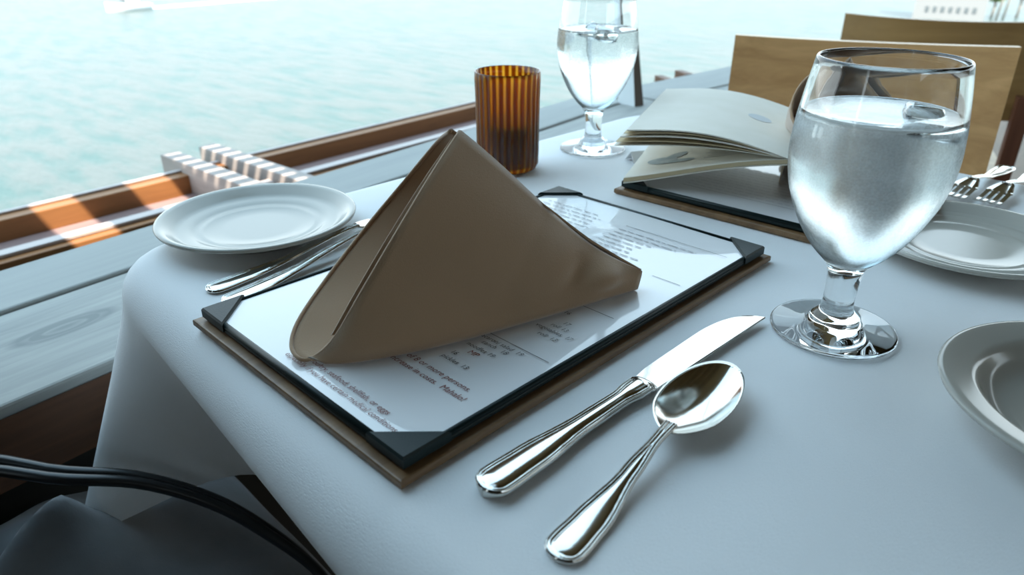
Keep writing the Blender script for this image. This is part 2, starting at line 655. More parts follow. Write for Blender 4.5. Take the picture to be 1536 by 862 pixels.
for i in range(12):
    x = RE + 0.1 + 0.33 * i
    bobj('beam', x, x + 0.09, -2.0, 6.5, CZ - 0.14, CZ, M['ceil'], ceil)
# unseen boards and slats added past the roof to cast shade patches outside
for (y0, y1) in ((-2.0 + DY, 0.265), (0.355, 0.445), (0.54, 0.575), (0.725, 6.5 + DY)):
    bobj('shade_board', RE - 0.56, RE, y0 - DY, y1 - DY, CZ, CZ + 0.03, M['ceil'], ceil)
for i in range(12):
    x = RE - 0.03 - i * 0.046
    bobj('shade_slat', x - 0.023, x, 0.575 - DY, 0.725 - DY, CZ, CZ + 0.015, M['ceil'], ceil)  # unseen slats, spaced to stripe the joist tails with shade

# ledge between the deck and the water: two weathered planks and a dark stained apron
ledge = structure('trim_1', (-0.672, 0.0, 0.0), LA)
bobj('plank', -0.186, 0.0, -1.2, 1.86, LZ - 0.014, LZ, M['greywood'], ledge, 0.003)
bobj('plank', -0.307, -0.190, -1.2, 1.50, LZ - 0.022, LZ + 0.003, M['greywood2'], ledge, 0.003)
bobj('apron', -0.03, -0.003, -1.2, 1.84, LZ - 0.085, LZ - 0.0145, M['brownwood'], ledge)
bobj('panel', -0.07, -0.031, -1.2, 1.84, 0.0, LZ - 0.0145, M['darkwall'], ledge)
ledge2 = structure('trim_2', (-0.990, 1.46, 0.0), R(-2.5))
bobj('plank', -0.155, 0.0, 0.06, 1.4, LZ - 0.035, LZ + 0.004, M['greywood2'], ledge2, 0.003)
bobj('plank', 0.006, 0.19, 0.41, 1.4, LZ - 0.035, LZ, M['greywood'], ledge2, 0.003)
bobj('panel', 0.10, 0.14, 0.41, 1.4, 0.0, LZ - 0.035, M['darkwall'], ledge2)

# outside the ledge, lower down: two stained beams with a faded board between and two joist tails across them
outer = structure('trim_3', (-1.345, 0.2, 0.0), R(4.0))
bobj('near_beam', -0.018, 0.022, -1.6, 1.35, 0.36, 0.514, M['beamwood'], outer, 0.002)
bobj('sunlit_edge', -0.022, 0.004, -1.6, 1.35, 0.515, 0.521, M['sunedge'], outer, 0.001)  # pale strip painting the sunlit top edge of the near beam
bobj('far_beam', -0.225, -0.185, -1.6, 1.42, 0.36, 0.518, M['beamwood'], outer, 0.002)
bobj('sunlit_edge', -0.228, -0.216, -1.6, 1.42, 0.519, 0.523, M['sunedge'], outer, 0.001)  # lit top edge of the far beam, painted the same way
bobj('board', -0.184, -0.019, -1.6, 1.38, 0.455, 0.478, M['mauveboard'], outer, 0.002)
for y in (0.395, 0.487):
    bobj('joist_tail', -0.305, 0.16, y, y + 0.040, 0.472, 0.542, M['tailwood'], outer, 0.002)
    # notch seats so the tails sit in the beams

# leaning strut at the bend of the ledge
pb = W(946, 160, LZ)
a0, a1, a2 = W(927, 155, LZ), W(952, 160, LZ), W(965, 158, LZ)


def ray_at(u, v, dist):
    """point along a pixel's ray at a horizontal distance"""
    p = W(u, v, EYE - 0.1) - Vector((0, 0, EYE))
    h = math.hypot(p.x, p.y)
    return Vector((0, 0, EYE)) + p * (dist / h)


dpost = math.hypot(pb.x, pb.y)
b0, b1, b2 = ray_at(934, -30, dpost + 0.05), ray_at(945, -30, dpost + 0.02), ray_at(950, -30, dpost + 0.03)
a3, b3 = a0 + (a2 - a1), b0 + (b2 - b1)
post = structure('trim_4', (0, 0, 0))
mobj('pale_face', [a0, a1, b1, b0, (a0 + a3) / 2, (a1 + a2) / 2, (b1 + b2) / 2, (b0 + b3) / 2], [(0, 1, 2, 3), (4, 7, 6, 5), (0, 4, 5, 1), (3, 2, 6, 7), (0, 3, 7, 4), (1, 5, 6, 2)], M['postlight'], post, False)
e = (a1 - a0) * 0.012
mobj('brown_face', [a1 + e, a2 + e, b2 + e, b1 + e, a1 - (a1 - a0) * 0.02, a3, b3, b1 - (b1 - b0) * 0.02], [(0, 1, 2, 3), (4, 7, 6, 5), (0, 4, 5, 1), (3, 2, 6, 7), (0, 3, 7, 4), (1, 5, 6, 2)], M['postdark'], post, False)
cb, ca = (b0 + b1 + b2 + b3) / 4, (a0 + a1 + a2 + a3) / 4
up_ = (cb - ca) * ((CZ - cb.z) / (cb.z - ca.z))
up_ = Vector((up_.x * 0.3, up_.y * 0.3, up_.z))
ring_ = [b0, b1 + (b2 - b1) * 0.0, b2, b3]
mobj('upper_strut', ring_ + [p + up_ for p in ring_], [(3, 2, 1, 0), (4, 5, 6, 7)] + [(i, (i + 1) % 4, 4 + (i + 1) % 4, 4 + i) for i in range(4)], M['postdark'], post, False)
# two low stubs of timber beyond the far ledge
for (u, v) in ((990, 120), (1020, 112)):
    p = W(u, v, 0.60)
    o = bobj('timber_stub', -0.012, 0.06, -0.012, 0.012, -0.10, 0.012, M['brownwood'], post)
    o.location = p
    o.rotation_euler = (0, 0, R(-30))


# ------------------------------------------------------------------ far things
bp_ = W(196, 15, SEA)
we_ = W(450, -6, SEA)
boat = thing('motorboat', 'small white motorboat trailing a wake across the bay', 'boat', bp_, math.atan2(we_.y - bp_.y, we_.x - bp_.x))
hull = []
st = [(-2.4, 0.75, 0.55), (-1.6, 0.95, 0.6), (0.0, 1.0, 0.65), (1.4, 0.75, 0.75), (2.3, 0.30, 0.9), (2.8, 0.02, 1.0)]
for x, w, h in st:
    hull += [(x, -w * 0.6, -0.15), (x, -w, h * 0.5), (x, -w, h), (x, 0, h + 0.04), (x, w, h), (x, w, h * 0.5), (x, w * 0.6, -0.15)]
mobj('hull', [(-p[0], p[1], p[2]) for p in hull], grid_faces(6, 7) + [(0, 1, 2, 3, 4, 5, 6)], M['white'], boat, True, 40)
bobj('cabin', -0.6, 0.9, -0.55, 0.55, 0.66, 1.5, M['white'], boat, 0.08)
bobj('windscreen', -0.75, -0.62, -0.5, 0.5, 0.8, 1.4, M['winglass'], boat)
vw, fw = [], []
NW = 60
for i in range(NW):
    x = 2.0 + i * 0.5
    wd = 0.45 + 0.028 * i
    for j in range(9):
        q = (j - 4) / 4
        vw.append((x, q * wd * (1 + 0.15 * random.random()) + 0.02 * i, 0.02 + 0.16 * max(0, 1 - abs(q) * 1.1) * random.uniform(0.4, 1.0) * (1 - i / NW)))
M['foam'] = principled('sea_foam', (0.9, 0.93, 0.93), 0.9, bump=(3, 0.8))
wk = mobj('wake', vw, grid_faces(NW, 9), M['foam'], boat)
wk['kind'] = 'stuff'

# pale waterfront building and trees behind the far chair
ub, vb = 1420, 30
pbld = W(ub, vb, SEA)
vd = Vector((pbld.x, pbld.y, 0)).normalized()
rt = Vector((vd.y, -vd.x, 0))
dist = math.hypot(pbld.x, pbld.y)
wpx = dist / (FPX / math.cos(PITCH))
rzb = math.atan2(rt.y, rt.x)
bl = thing('waterfront_building', 'pale low waterfront building with a row of small windows', 'building', (pbld.x, pbld.y, SEA), rzb)
hw = 43 * wpx
bobj('wall', -hw, hw, 0, 2.2, -0.3, 9.0, M['building'], bl)
for k in range(7):
    x = -hw * 0.62 + k * hw * 0.22
    for z in (0.75, 3.2):
        o = bobj('window', x - hw * 0.05, x + hw * 0.05, -0.06, 0.02, z, z + 0.5, M['winglass'], bl)
for (u, h, sp, lab) in ((1486, 3.4, 0.8, 'bushy green shore tree just right of the pale building'), (1524, 4.2, 0.95, 'bushy green shore tree at the far right edge of the view')):
    p = W(u, 26, SEA)
    tr = thing('shore_tree', lab, 'tree', (p.x, p.y, SEA), 0, 'trees on the far shore')
    vv, ff = tube([Vector((0, 0, -0.3)), Vector((0.1, 0, h * 0.35)), Vector((0.0, 0.05, h * 0.7))], 0.16, 8)
    mobj('trunk', vv, ff, M['trunk'], tr)
    vv, ff = [], []
    for k in range(520):
        a, b_ = random.uniform(0, 6.283), random.uniform(-0.8, 1.2)
        rr = sp * random.uniform(0.55, 1.0)
        c = Vector((rr * math.cos(a) * math.cos(b_), rr * math.sin(a) * math.cos(b_), h * 0.6 + rr * 0.7 * math.sin(b_)))
        s = random.uniform(0.15, 0.42)
        d1 = Vector((random.gauss(0, 1), random.gauss(0, 1), random.gauss(0, 0.6))).normalized() * s
        d2 = Vector((random.gauss(0, 1), random.gauss(0, 1), random.gauss(0, 0.6))).normalized() * s * 0.5
        n = len(vv)
        vv += [c - d1, c + d2, c + d1, c - d2]
        ff.append((n, n + 1, n + 2, n + 3))
    mobj('foliage', vv, ff, M['foliage'], tr, False)['kind'] = 'stuff'
for u, lab in ((1493, 'pale slender mooring pole between the shore trees'), (1503, 'pale slender mooring pole nearest the far right tree')):
    p = W(u, 30, SEA)
    vv, ff = tube([Vector((0, 0, -0.3)), Vector((0.25, 0.1, 3.0)), Vector((0.5, 0.2, 6.0))], 0.12, 8)
    o = mobj('mooring_pole', vv, ff, M['trunk'])
    o.location = (p.x, p.y, SEA)
    tag(o, lab, 'pole', 'mooring poles')

# ------------------------------------------------------------------ chairs
def make_chair(name, label, pl, pr, ztop, ph, face, mat, width=None, bow=0.03):
    """pl, pr: top corners of the back panel; face=+1 the seat lies on the near side of the panel"""
    d = Vector((pr.x - pl.x, pr.y - pl.y, 0))
    w = width or d.length
    mid = pl + d.normalized() * w / 2
    rz = math.atan2(d.y, d.x)
    t = thing(name, label, 'chair', (mid.x, mid.y, 0), rz, 'dining chairs')
    # back panel: bent plywood, local x along the width, seat towards -y*face
    nx, nz, th = 25, 7, 0.016
    v = []
    for sgn in (0, 1):
        for i in range(nx):
            q = i / (nx - 1) * 2 - 1
            for k in range(nz):
                z = ztop - ph * (1 - k / (nz - 1))
                y = bow * (1 - q * q) * face - bow * 0.5 * face + (sgn - 0.5) * th + 0.06 * face * (z - ztop) * -1 * -1
                v.append((q * w / 2, y, z + (0.006 * q * q - 0.006 if k == nz - 1 else 0)))
    f = [tuple(reversed(q)) for q in grid_faces(nx, nz)] + grid_faces(nx, nz, off=nx * nz)
    m = nx * nz
    for i in range(nx - 1):
        a, b = i * nz, (i + 1) * nz
        f.append((a, b, b + m, a + m))
        a, b = i * nz + nz - 1, (i + 1) * nz + nz - 1
        f.append((b, a, a + m, b + m))
    for k in range(nz - 1):
        f.append((k, k + m, k + 1 + m, k + 1))
        a = (nx - 1) * nz + k
        f.append((a, a + 1, a + 1 + m, a + m))
    mobj('backrest', v, f, mat, t, True, 35)
    s = -face
    for sx_ in (-1, 1):
        x = sx_ * (w / 2 - 0.035)
        vv, ff = box(x - 0.016, x + 0.016, -0.016, 0.016, 0.0, ztop - ph + 0.06)
        vv = [(p[0], p[1] + (0.012 if True else 0) * face + 0.02 * face * 0, p[2]) for p in vv]
        mobj('rear_leg', vv, ff, M['chairleg'], t, False)
        bobj('front_leg', x - 0.016, x + 0.016, s * 0.40 - 0.016, s * 0.40 + 0.016, 0.0, 0.43, M['chairleg'], t, 0.002)
    y0, y1 = sorted((s * 0.012, s * 0.43))
    bobj('seat', -w / 2, w / 2, y0 + 0.0, y1, 0.43, 0.455, mat, t, 0.006)
    return t


ZC1, ZC2 = 0.84, 0.82
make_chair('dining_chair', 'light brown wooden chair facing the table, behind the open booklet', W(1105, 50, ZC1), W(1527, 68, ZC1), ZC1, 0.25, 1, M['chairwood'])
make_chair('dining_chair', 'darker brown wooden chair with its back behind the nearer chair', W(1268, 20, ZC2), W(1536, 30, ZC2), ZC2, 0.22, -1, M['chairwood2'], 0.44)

# ------------------------------------------------------------------ table and cloth
OUT = [(-0.645, 0.150), (0.46, 0.060), (0.46, 0.932), (-0.640, 0.932)]   # outline seen from above, anticlockwise
tb = thing('dining_table', 'square restaurant table hidden under the white tablecloth', 'table', (-0.1, 0.5, 0))
vv, ff = lathe([(0, 0.0), (0.26, 0.0), (0.26, 0.015), (0.05, 0.04), (0.04, 0.08), (0.04, T - 0.05), (0.12, T - 0.035), (0, T - 0.035)], 32)
mobj('pedestal', vv, ff, M['darkwall'], tb, True, 40)


def rounded_outline(P, rad, step=0.012, nc=18):
    out = []
    n = len(P)
    for i in range(n):
        a, b, c = Vector(P[i - 1]), Vector(P[i]), Vector(P[(i + 1) % n])
        d0, d1 = (b - a).normalized(), (c - b).normalized()
        p0, p1 = b - d0 * rad, b + d1 * rad
        for k in range(nc + 1):
            t = k / nc
            p = p0 * (1 - t) ** 2 + b * 2 * t * (1 - t) + p1 * t * t
            nrm = (Vector((d0.y, -d0.x)) * (1 - t) + Vector((d1.y, -d1.x)) * t).normalized()
            out.append((p, nrm, i, k / nc))
        q0, q1 = p1, c - (Vector(P[(i + 2) % n]) - c).normalized() * 0 - d1 * rad
        m = max(2, int((q1 - q0).length / step))
        for k in range(1, m):
            out.append((q0 + (q1 - q0) * k / m, Vector((d1.y, -d1.x)), -1, 0))
    return out


outl = rounded_outline(OUT, 0.075)
ins_ = rounded_outline(OUT, 0.075)
tv = [(p.x - n_.x * 0.038 + 0.1, p.y - n_.y * 0.038 - 0.5, z) for z in (T - 0.034, T - 0.003) for p, n_, c_, k_ in ins_]
nn_ = len(ins_)
mobj('table_top', tv, [tuple(range(nn_ - 1, -1, -1)), tuple(range(nn_, 2 * nn_))] + [(i, (i + 1) % nn_, nn_ + (i + 1) % nn_, nn_ + i) for i in range(nn_)], M['brownwood'], tb, False)
NP = len(outl)
arc = [0.0]
for i in range(1, NP):
    arc.append(arc[-1] + (outl[i][0] - outl[i - 1][0]).length)
per = arc[-1] + (outl[0][0] - outl[-1][0]).length
corner_s = {}
for i, o in enumerate(outl):
    if o[2] >= 0 and abs(o[3] - 0.5) < 0.03:
        corner_s[o[2]] = arc[i]
RR = 0.034
cv = []
rows = []
ctr = Vector((-0.1, 0.5))


def sdist(a, b):
    d = abs(a - b)
    return min(d, per - d)


def add_row(fn):
    rows.append(len(cv))
    for i in range(NP):
        cv.append(fn(i))


for ins in (0.36, 0.20, 0.11):
    add_row(lambda i, ins=ins: (*(outl[i][0] * (1 - ins * 1.5) + ctr * ins * 1.5), T))
for k in range(8):
    ph = k / 7 * math.pi / 2
    add_row(lambda i, ph=ph: (*(outl[i][0] + outl[i][1] * (-RR + RR * math.sin(ph))), T - RR + RR * math.cos(ph)))
ND = 22
for k in range(1, ND + 1):
    q = k / ND

    def fn(i, q=q):
        p, nrm, ci, ct = outl[i]
        s = arc[i]
        wc = 0.0
        for c_, cs in corner_s.items():
            wc = max(wc, math.exp(-(sdist(s, cs) / 0.075) ** 2))
        hem = 0.150 + 0.07 * wc
        dz = hem * q
        wave = 0.004 * math.sin(s * 31) + 0.004 * math.sin(s * 57 + 1.0)
        offv = nrm * (dz * 0.04 + wave * q * (1 - wc))
        # the fold standing out at each corner, the near left one pulled towards the seat
        fold = math.exp(-(sdist(s, corner_s[0]) / 0.042) ** 2)
        d = Vector((0.010, -0.40)) * dz * fold
        # along the seat side the hanging cloth is tucked in under the table
        ds = (s - corner_s[0]) % per
        run = (corner_s[1] - corner_s[0]) % per
        if ds < run:
            q_ = max(0.0, min(1.0, (ds - 0.03) / 0.17)) * max(0.0, min(1.0, (run - ds) / 0.15))
            d += Vector((0.0, 0.62)) * dz * q_ * q_ * (3 - 2 * q_)
        for c_ in (1, 2, 3):
            d += nrm * dz * 0.28 * math.exp(-(sdist(s, corner_s[c_]) / 0.04) ** 2)
        pp = p + offv + d
        return (pp.x, pp.y, T - RR - dz)
    add_row(fn)
cf = [tuple(range(NP))]
for a, b in zip(rows[:-1], rows[1:]):
    for i in range(NP):
        j = (i + 1) % NP
        cf.append((a + i, b + i, b + j, a + j))
clo = mobj('tablecloth', cv, cf, M['cloth'])
tag(clo, 'white tablecloth draped over the table, its corner hanging beside the ledge', 'tablecloth')


# ------------------------------------------------------------------ menus
def text_mesh(s, size, shear=0.15):
    cu = bpy.data.curves.new('print', 'FONT')
    cu.body = s
    cu.size = size
    cu.shear = shear
    cu.resolution_u = 2
    cu.align_x = 'RIGHT'
    o = bpy.data.objects.new('print', cu)
    C.objects.link(o)
    dg = bpy.context.evaluated_depsgraph_get()
    me = bpy.data.meshes.new_from_object(o.evaluated_get(dg))
    bpy.data.objects.remove(o)
    return me


MW, MH = 0.229, 0.375


def make_menu(label, loc, rz):
    t = thing('menu_board', label, 'menu', loc, rz, 'menu boards on the table')
    v, f = box(0, MW, 0, MH, 0, 0.0055, 0.0012)
    mobj('wooden_board', v, f, M['boardwood'], t, False)
    g = 0.006
    v, f = box(g, MW - g + 0.001, g, MH - g, 0.0057, 0.0105, 0.0016)
    mobj('leatherette_panel', v, f, M['leather'], t, False)
    # rolled binding along the rim of the panel
    zz = 0.0108
    ring = [Vector((g + 0.002, g + 0.002, zz)), Vector((MW - g - 0.001, g + 0.002, zz)), Vector((MW - g - 0.001, MH - g - 0.002, zz)), Vector((g + 0.002, MH - g - 0.002, zz))]
    for k in range(4):
        a, b = ring[k], ring[(k + 1) % 4]
        vv, ff = tube([a, b], 0.0021, 8)
        mobj('binding', vv, ff, M['leather'], t)
    # sheet under clear film, its corners tucked under the corner tabs, edges lifted a little
    nx, ny = 24, 36
    i0 = g + 0.0038
    pv = []
    for i in range(nx):
        for j in range(ny):
            x = i0 + (MW - 2 * i0 + 0.001) * i / (nx - 1)
            y = i0 + (MH - 2 * i0) * j / (ny - 1)
            e = min(i, nx - 1 - i) / 3.0
            e2 = min(j, ny - 1 - j) / 3.0
            lift = 0.0009 * (1 - min(1, min(e, e2)))
            pv.append((x, y, 0.0115 - lift * 0.0 + 0.0002 * math.sin(x * 40) * math.sin(y * 31)))
    mobj('menu_sheet', pv, [tuple(reversed(q)) for q in grid_faces(nx, ny)][:0] + [(a, d, c, b) for a, b, c, d in grid_faces(nx, ny)], M['paper'], t)
    # corner tabs
    L_ = 0.030
    for (cx, cy, ax, ay) in ((g, g, 1, 1), (MW - g + 0.001, g, -1, 1), (MW - g + 0.001, MH - g, -1, -1), (g, MH - g, 1, -1)):
        o_ = 0.0008
        tri = [(cx - ax * o_, cy - ay * o_), (cx + ax * L_, cy - ay * o_), (cx - ax * o_, cy + ay * L_)]
        if ax * ay < 0:
            tri = [tri[0], tri[2], tri[1]]
        c3 = (sum(p[0] for p in tri) / 3, sum(p[1] for p in tri) / 3)
        vv = [(p[0], p[1], 0.0075) for p in tri] + [(p[0], p[1], 0.0128) for p in tri]
        vv += [(p[0] * 0.9 + c3[0] * 0.1, p[1] * 0.9 + c3[1] * 0.1, 0.0142) for p in tri]
        ff = [(2, 1, 0)]
        for r_ in (0, 3):
            for k in range(3):
                j = (k + 1) % 3
                ff.append((r_ + k, r_ + j, r_ + 3 + j, r_ + 3 + k))
        ff.append((6, 7, 8))
        mobj('corner_tab', vv, ff, M['leather'], t, False)
    return t


m1_loc = Vector((-0.452, 0.1515, T + 0.0005))
menu1 = make_menu('menu board under the standing napkin, red and grey print showing', m1_loc, 0.0)
m2_loc = Vector((-0.418, 0.5745, T + 0.0005))
menu2 = make_menu('menu board at the far setting, lying under the open booklet', m2_loc, R(3.0))
PZ = 0.0121


def print_on(menu, loc, s, u, v, size, mat):
    """right-hand end of the baseline at a photo pixel"""
    p = W(u, v, loc.z + PZ) - loc
    me = text_mesh(s, size)
    me.materials.append(mat)
    o = bpy.data.objects.new('printed_line', me)
    C.objects.link(o)
    o.parent = menu
    o.location = (p.x, p.y, PZ)


def rule_on(menu, x0, x1, y, h=0.0005, mat=None):
    mobj('printed_rule', [(x0, y, PZ), (x1, y, PZ), (x1, y + h, PZ), (x0, y + h, PZ)], [(0, 1, 2, 3)], mat or M['ink'], menu, False)


PR = [
    ('for groups of 8 or more persons.', 702, 588, 0.0062, 'redink'),
    ('increase in costs.  Mahalo!', 693, 602, 0.0062, 'redink'),
    ('meat, poultry, seafood, shellfish, or eggs', 580, 622, 0.0056, 'redink'),
    ('especially if you have certain medical conditions.', 593, 650, 0.0056, 'redink'),
    ('pickles  13', 698, 554, 0.0052, 'ink'),
    ('16', 683, 532, 0.0052, 'ink'),
    ('MP', 713, 535, 0.0060, 'redink'),
    ('noodles 19', 738, 536, 0.0052, 'ink'),
    ('ranch   18', 758, 532, 0.0052, 'ink'),
    ('macaroni salad  19', 781, 534, 0.0052, 'ink'),
    ('roll  13', 832, 512, 0.0052, 'ink'),
    ('vegetables  17', 855, 511, 0.0052, 'ink'),
    ('roll 13', 849, 498, 0.0052, 'ink'),
    ('17', 852, 489, 0.0052, 'ink'),
    ('and    16', 853, 472, 0.0052, 'ink'),
]
for s, u, v, size, mt in PR:
    print_on(menu1, m1_loc, s, u, v, size, M[mt])
for (ua, va, ub_, vb_) in ((700, 483, 824, 543), (850, 448, 920, 478), (939, 338, 1090, 386), (978, 413, 1020, 428)):
    a, b = W(ua, va, m1_loc.z + PZ) - m1_loc, W(ub_, vb_, m1_loc.z + PZ) - m1_loc
    rule_on(menu1, a.x, b.x, (a.y + b.y) / 2)
# far dishes of the list: grey lines too small to read, set as dashes of word length
random.seed(3)


def greek(menu, x0, x1, y, h=0.0012):
    v, f = [], []
    x = x0
    while x < x1:
        w = random.uniform(0.003, 0.011)
        e_ = min(x + w, x1)
        n = len(v)
        v += [(x, y, PZ), (e_, y, PZ), (e_, y + h, PZ), (x, y + h, PZ)]
        f.append((n, n + 1, n + 2, n + 3))
        x = e_ + 0.0022
    o = mobj('printed_line', v, f, M['textgrey'], menu, False)


M['textgrey'] = principled('small_grey_print', (0.42, 0.42, 0.44), 0.5)
for k in range(8):
    greek(menu1, 0.115, 0.205 - random.uniform(0, 0.06), 0.322 - k * 0.0072)
for k in range(9):
    greek(menu1, 0.022, 0.095 - random.uniform(0, 0.02), 0.335 - k * 0.0075)
for k in range(11):
    greek(menu2, 0.055, 0.205 - random.uniform(0, 0.05), 0.048 + k * 0.0085)
rule_on(menu2, 0.055, 0.17, 0.0405)


# ------------------------------------------------------------------ folded napkins
NB = Vector((-0.30, 0.28, 0.0))      # local origin of the napkin


def napkin_rim():
    z0 = 0.0005
    base = T + 0.0140
    near = [W(690, 197, 0.8785), W(648, 262, 0.860), W(598, 345, 0.835), W(545, 435, 0.805), W(503, 506, 0.779)]
    bot = [W(472, 535, 0.7655), W(450, 538, 0.7655)]
    far = [W(437, 518, 0.768), W(448, 480, 0.774), W(492, 415, 0.786), W(550, 340, 0.806), W(610, 268, 0.833), W(655, 214, 0.862), W(676, 196, 0.879)]
    return near, bot, far


def make_napkin(label, loc, rz):
    t = thing('folded_napkin', label, 'napkin', loc, rz, 'taupe napkins folded into pyramids')
    near, bot, far = napkin_rim()
    org = Vector((NB.x, NB.y, T + 0.0128))
    rim = smooth_curve(near + bot + far, 70)
    tail_bot = W(955, 431, 0.7645)
    tail_top = W(962, 406, 0.7765)
    NS = 44

    def surf(rim, inset=0.0, t0=0.0):
        v = []
        n = len(rim)
        # parameter of the lowest point on the rim
        kb = min(range(n), key=lambda i: rim[i].z)
        for i in range(n):
            g = (rim[i].z - rim[kb].z) / 0.115
            g = max(0, min(1, g))
            side = 1 if i < kb else -1            # near / far side
            tp = tail_bot.lerp(tail_top, g ** 0.8) + Vector((-0.004, 0.002, 0)) * (0 if side > 0 else 1) * (1 - g)
            for k in range(NS):
                q = t0 + (1 - t0) * k / (NS - 1)
                p = rim[i].lerp(tp, q)
                # the spine sags towards the tail; the flanks bulge a little and dimple near the tail
                p.z -= 0.010 * g * math.sin(math.pi * min(1, q ** 1.6)) * (1 if side > 0 else 0.6)
                nrm = Vector((0.95, -0.25, 0.15)) if side > 0 else Vector((-0.75, 0.6, 0.1))
                bul = 0.0065 * math.sin(math.pi * g) * math.sin(math.pi * q) - 0.0058 * math.exp(-((q - 0.70) / 0.06) ** 2) * math.exp(-((g - 0.6) / 0.25) ** 2)
                bul += 0.0055 * math.exp(-((q - 0.82) / 0.07) ** 2) * math.exp(-((g - 0.55) / 0.3) ** 2)
                bul -= 0.0030 * math.exp(-((q - 0.45) / 0.03) ** 2) * g * 0.6
                wn = 1.0 if i <= kb else max(0.0, 1 - (i - kb) / 6)
                p.x += wn * 0.017 * math.exp(-(g / 0.22) ** 2) * math.sin(math.pi * q ** 0.5)
                p += nrm * (bul - inset * (1 - q))
                p.z = max(p.z, T + 0.0136)
                v.append(p - org)
        f = grid_faces(n, NS)
        return v, f
    v, f = surf(rim)
    o = mobj('outer_fold', v, f, M['napkin'], t)
    sm = o.modifiers.new('thick', 'SOLIDIFY')
    sm.thickness = 0.0016
    sm.offset = -1
    # inner layer lying against the near flank, its edge set back from the mouth
    near2 = [W(684, 199, 0.8775), W(636, 273, 0.855), W(584, 358, 0.829), W(533, 444, 0.800), W(499, 503, 0.780)]
    r2 = smooth_curve(near2, 36)
    v2 = []
    for i, p in enumerate(r2):
        g = max(0, min(1, (p.z - T - 0.0155) / 0.115))
        tp = tail_bot.lerp(tail_top, g ** 0.8)
        for k in range(20):
            q = 0.75 * k / 19
            pp = p.lerp(tp, q) + Vector((-0.95, 0.25, -0.1)) * (0.0030 * math.sin(math.pi * g) + 0.0022)
            pp.z -= 0.010 * g * math.sin(math.pi * min(1, q ** 1.6)) + 0.001
            pp += Vector((0.95, -0.25, 0.15)) * 0.0065 * math.sin(math.pi * g) * math.sin(math.pi * q)
            pp.z = max(pp.z, T + 0.0138)
            v2.append(pp - org)
    o2 = mobj('inner_fold', v2, grid_faces(36, 20), M['napkin'], t)
    sm = o2.modifiers.new('thick', 'SOLIDIFY')
    sm.thickness = 0.0014
    sm.offset = -1
    # rolled hem along both edges of the mouth
    hem = [p - org for p in rim]
    vv, ff = tube(hem, 0.0013, 8)
    mobj('hem', vv, ff, M['napkin'], o)
    return t


nap1 = make_napkin('taupe napkin folded into a pyramid, standing on the nearest menu', (NB.x, NB.y, T + 0.0128), 0.0)
nap2 = copy_tree(nap1)
nap2['label'] = 'folded taupe napkin standing between the open booklet and the near goblet'
apex_off = W(683, 194, 0.88) - Vector((NB.x, NB.y, 0))
RZ2 = R(78)
ao = Matrix.Rotation(RZ2, 3, 'Z') @ Vector((apex_off.x, apex_off.y, 0))
ap2 = W(1268, 90, 0.8795)
nap2.rotation_euler = (0, 0, RZ2)
nap2.location = (ap2.x - ao.x, ap2.y - ao.y, T + 0.0135)


# ------------------------------------------------------------------ plates
def make_plate(name, label, prof, loc, group):
    v, f = lathe(prof, 96)
    t = thing(name, label, 'plate', loc, 0, group)
    k = len(prof)
    mobj('dish', v, f, M['china'], t)
    return t


def plate_profile(r, h, well_r, depth_z, th=0.004):
    # underside from the foot outwards, over the rim, and in along the upper face
    return [(0, 0.002), (well_r * 0.72, 0.002), (well_r * 0.74, 0.0), (well_r * 0.82, 0.0), (well_r * 0.86, 0.002), (well_r * 1.02, 0.0045 + 0.001), (r * 0.86, h * 0.62), (r - 0.003, h - 0.0042),
            (r - 0.0006, h - 0.003), (r, h - 0.0014), (r - 0.0009, h), (r - 0.003, h + 0.0001), (r - 0.007, h - 0.0012), (well_r + 0.012, h - 0.0045 - (r - well_r) * 0.10), (well_r + 0.006, h - 0.0066 - (r - well_r) * 0.10),
            (well_r + 0.001, depth_z + 0.0035), (well_r - 0.004, depth_z + 0.0012), (well_r - 0.010, depth_z + 0.0002), (well_r - 0.012, depth_z + 0.0007), (well_r - 0.014, depth_z), (well_r * 0.5, depth_z - 0.0003), (0, depth_z - 0.0003)]


RIMMED = [(0, 0.002), (0.040, 0.002), (0.041, 0.0), (0.046, 0.0), (0.048, 0.002), (0.058, 0.0085), (0.066, 0.0175), (0.084, 0.0212), (0.0865, 0.0226), (0.087, 0.0240), (0.0862, 0.0252), (0.084, 0.0254),
          (0.080, 0.0243), (0.0705, 0.0226), (0.0680, 0.0216), (0.0655, 0.0190), (0.0625, 0.0142), (0.0590, 0.0102), (0.0550, 0.0080), (0.0510, 0.0070), (0.0490, 0.0074), (0.0475, 0.0068), (0.025, 0.0066), (0, 0.0066)]
make_plate('bread_plate', 'cream china bread plate beside the ledge, at the left of the forks', plate_profile(0.085, 0.0185, 0.060, 0.0065), (-0.578, 0.268, T + 0.0005), 'cream bread plates')
make_plate('bread_plate', 'cream china bread plate right of the near goblet, beside the far forks', plate_profile(0.0855, 0.0165, 0.060, 0.0065), (-0.1177, 0.661, T + 0.0005), 'cream bread plates')
make_plate('rimmed_plate', 'cream rimmed china plate cut off by the right edge of the view', RIMMED, (0.0138, 0.436, T + 0.0005), 'cream bread plates')


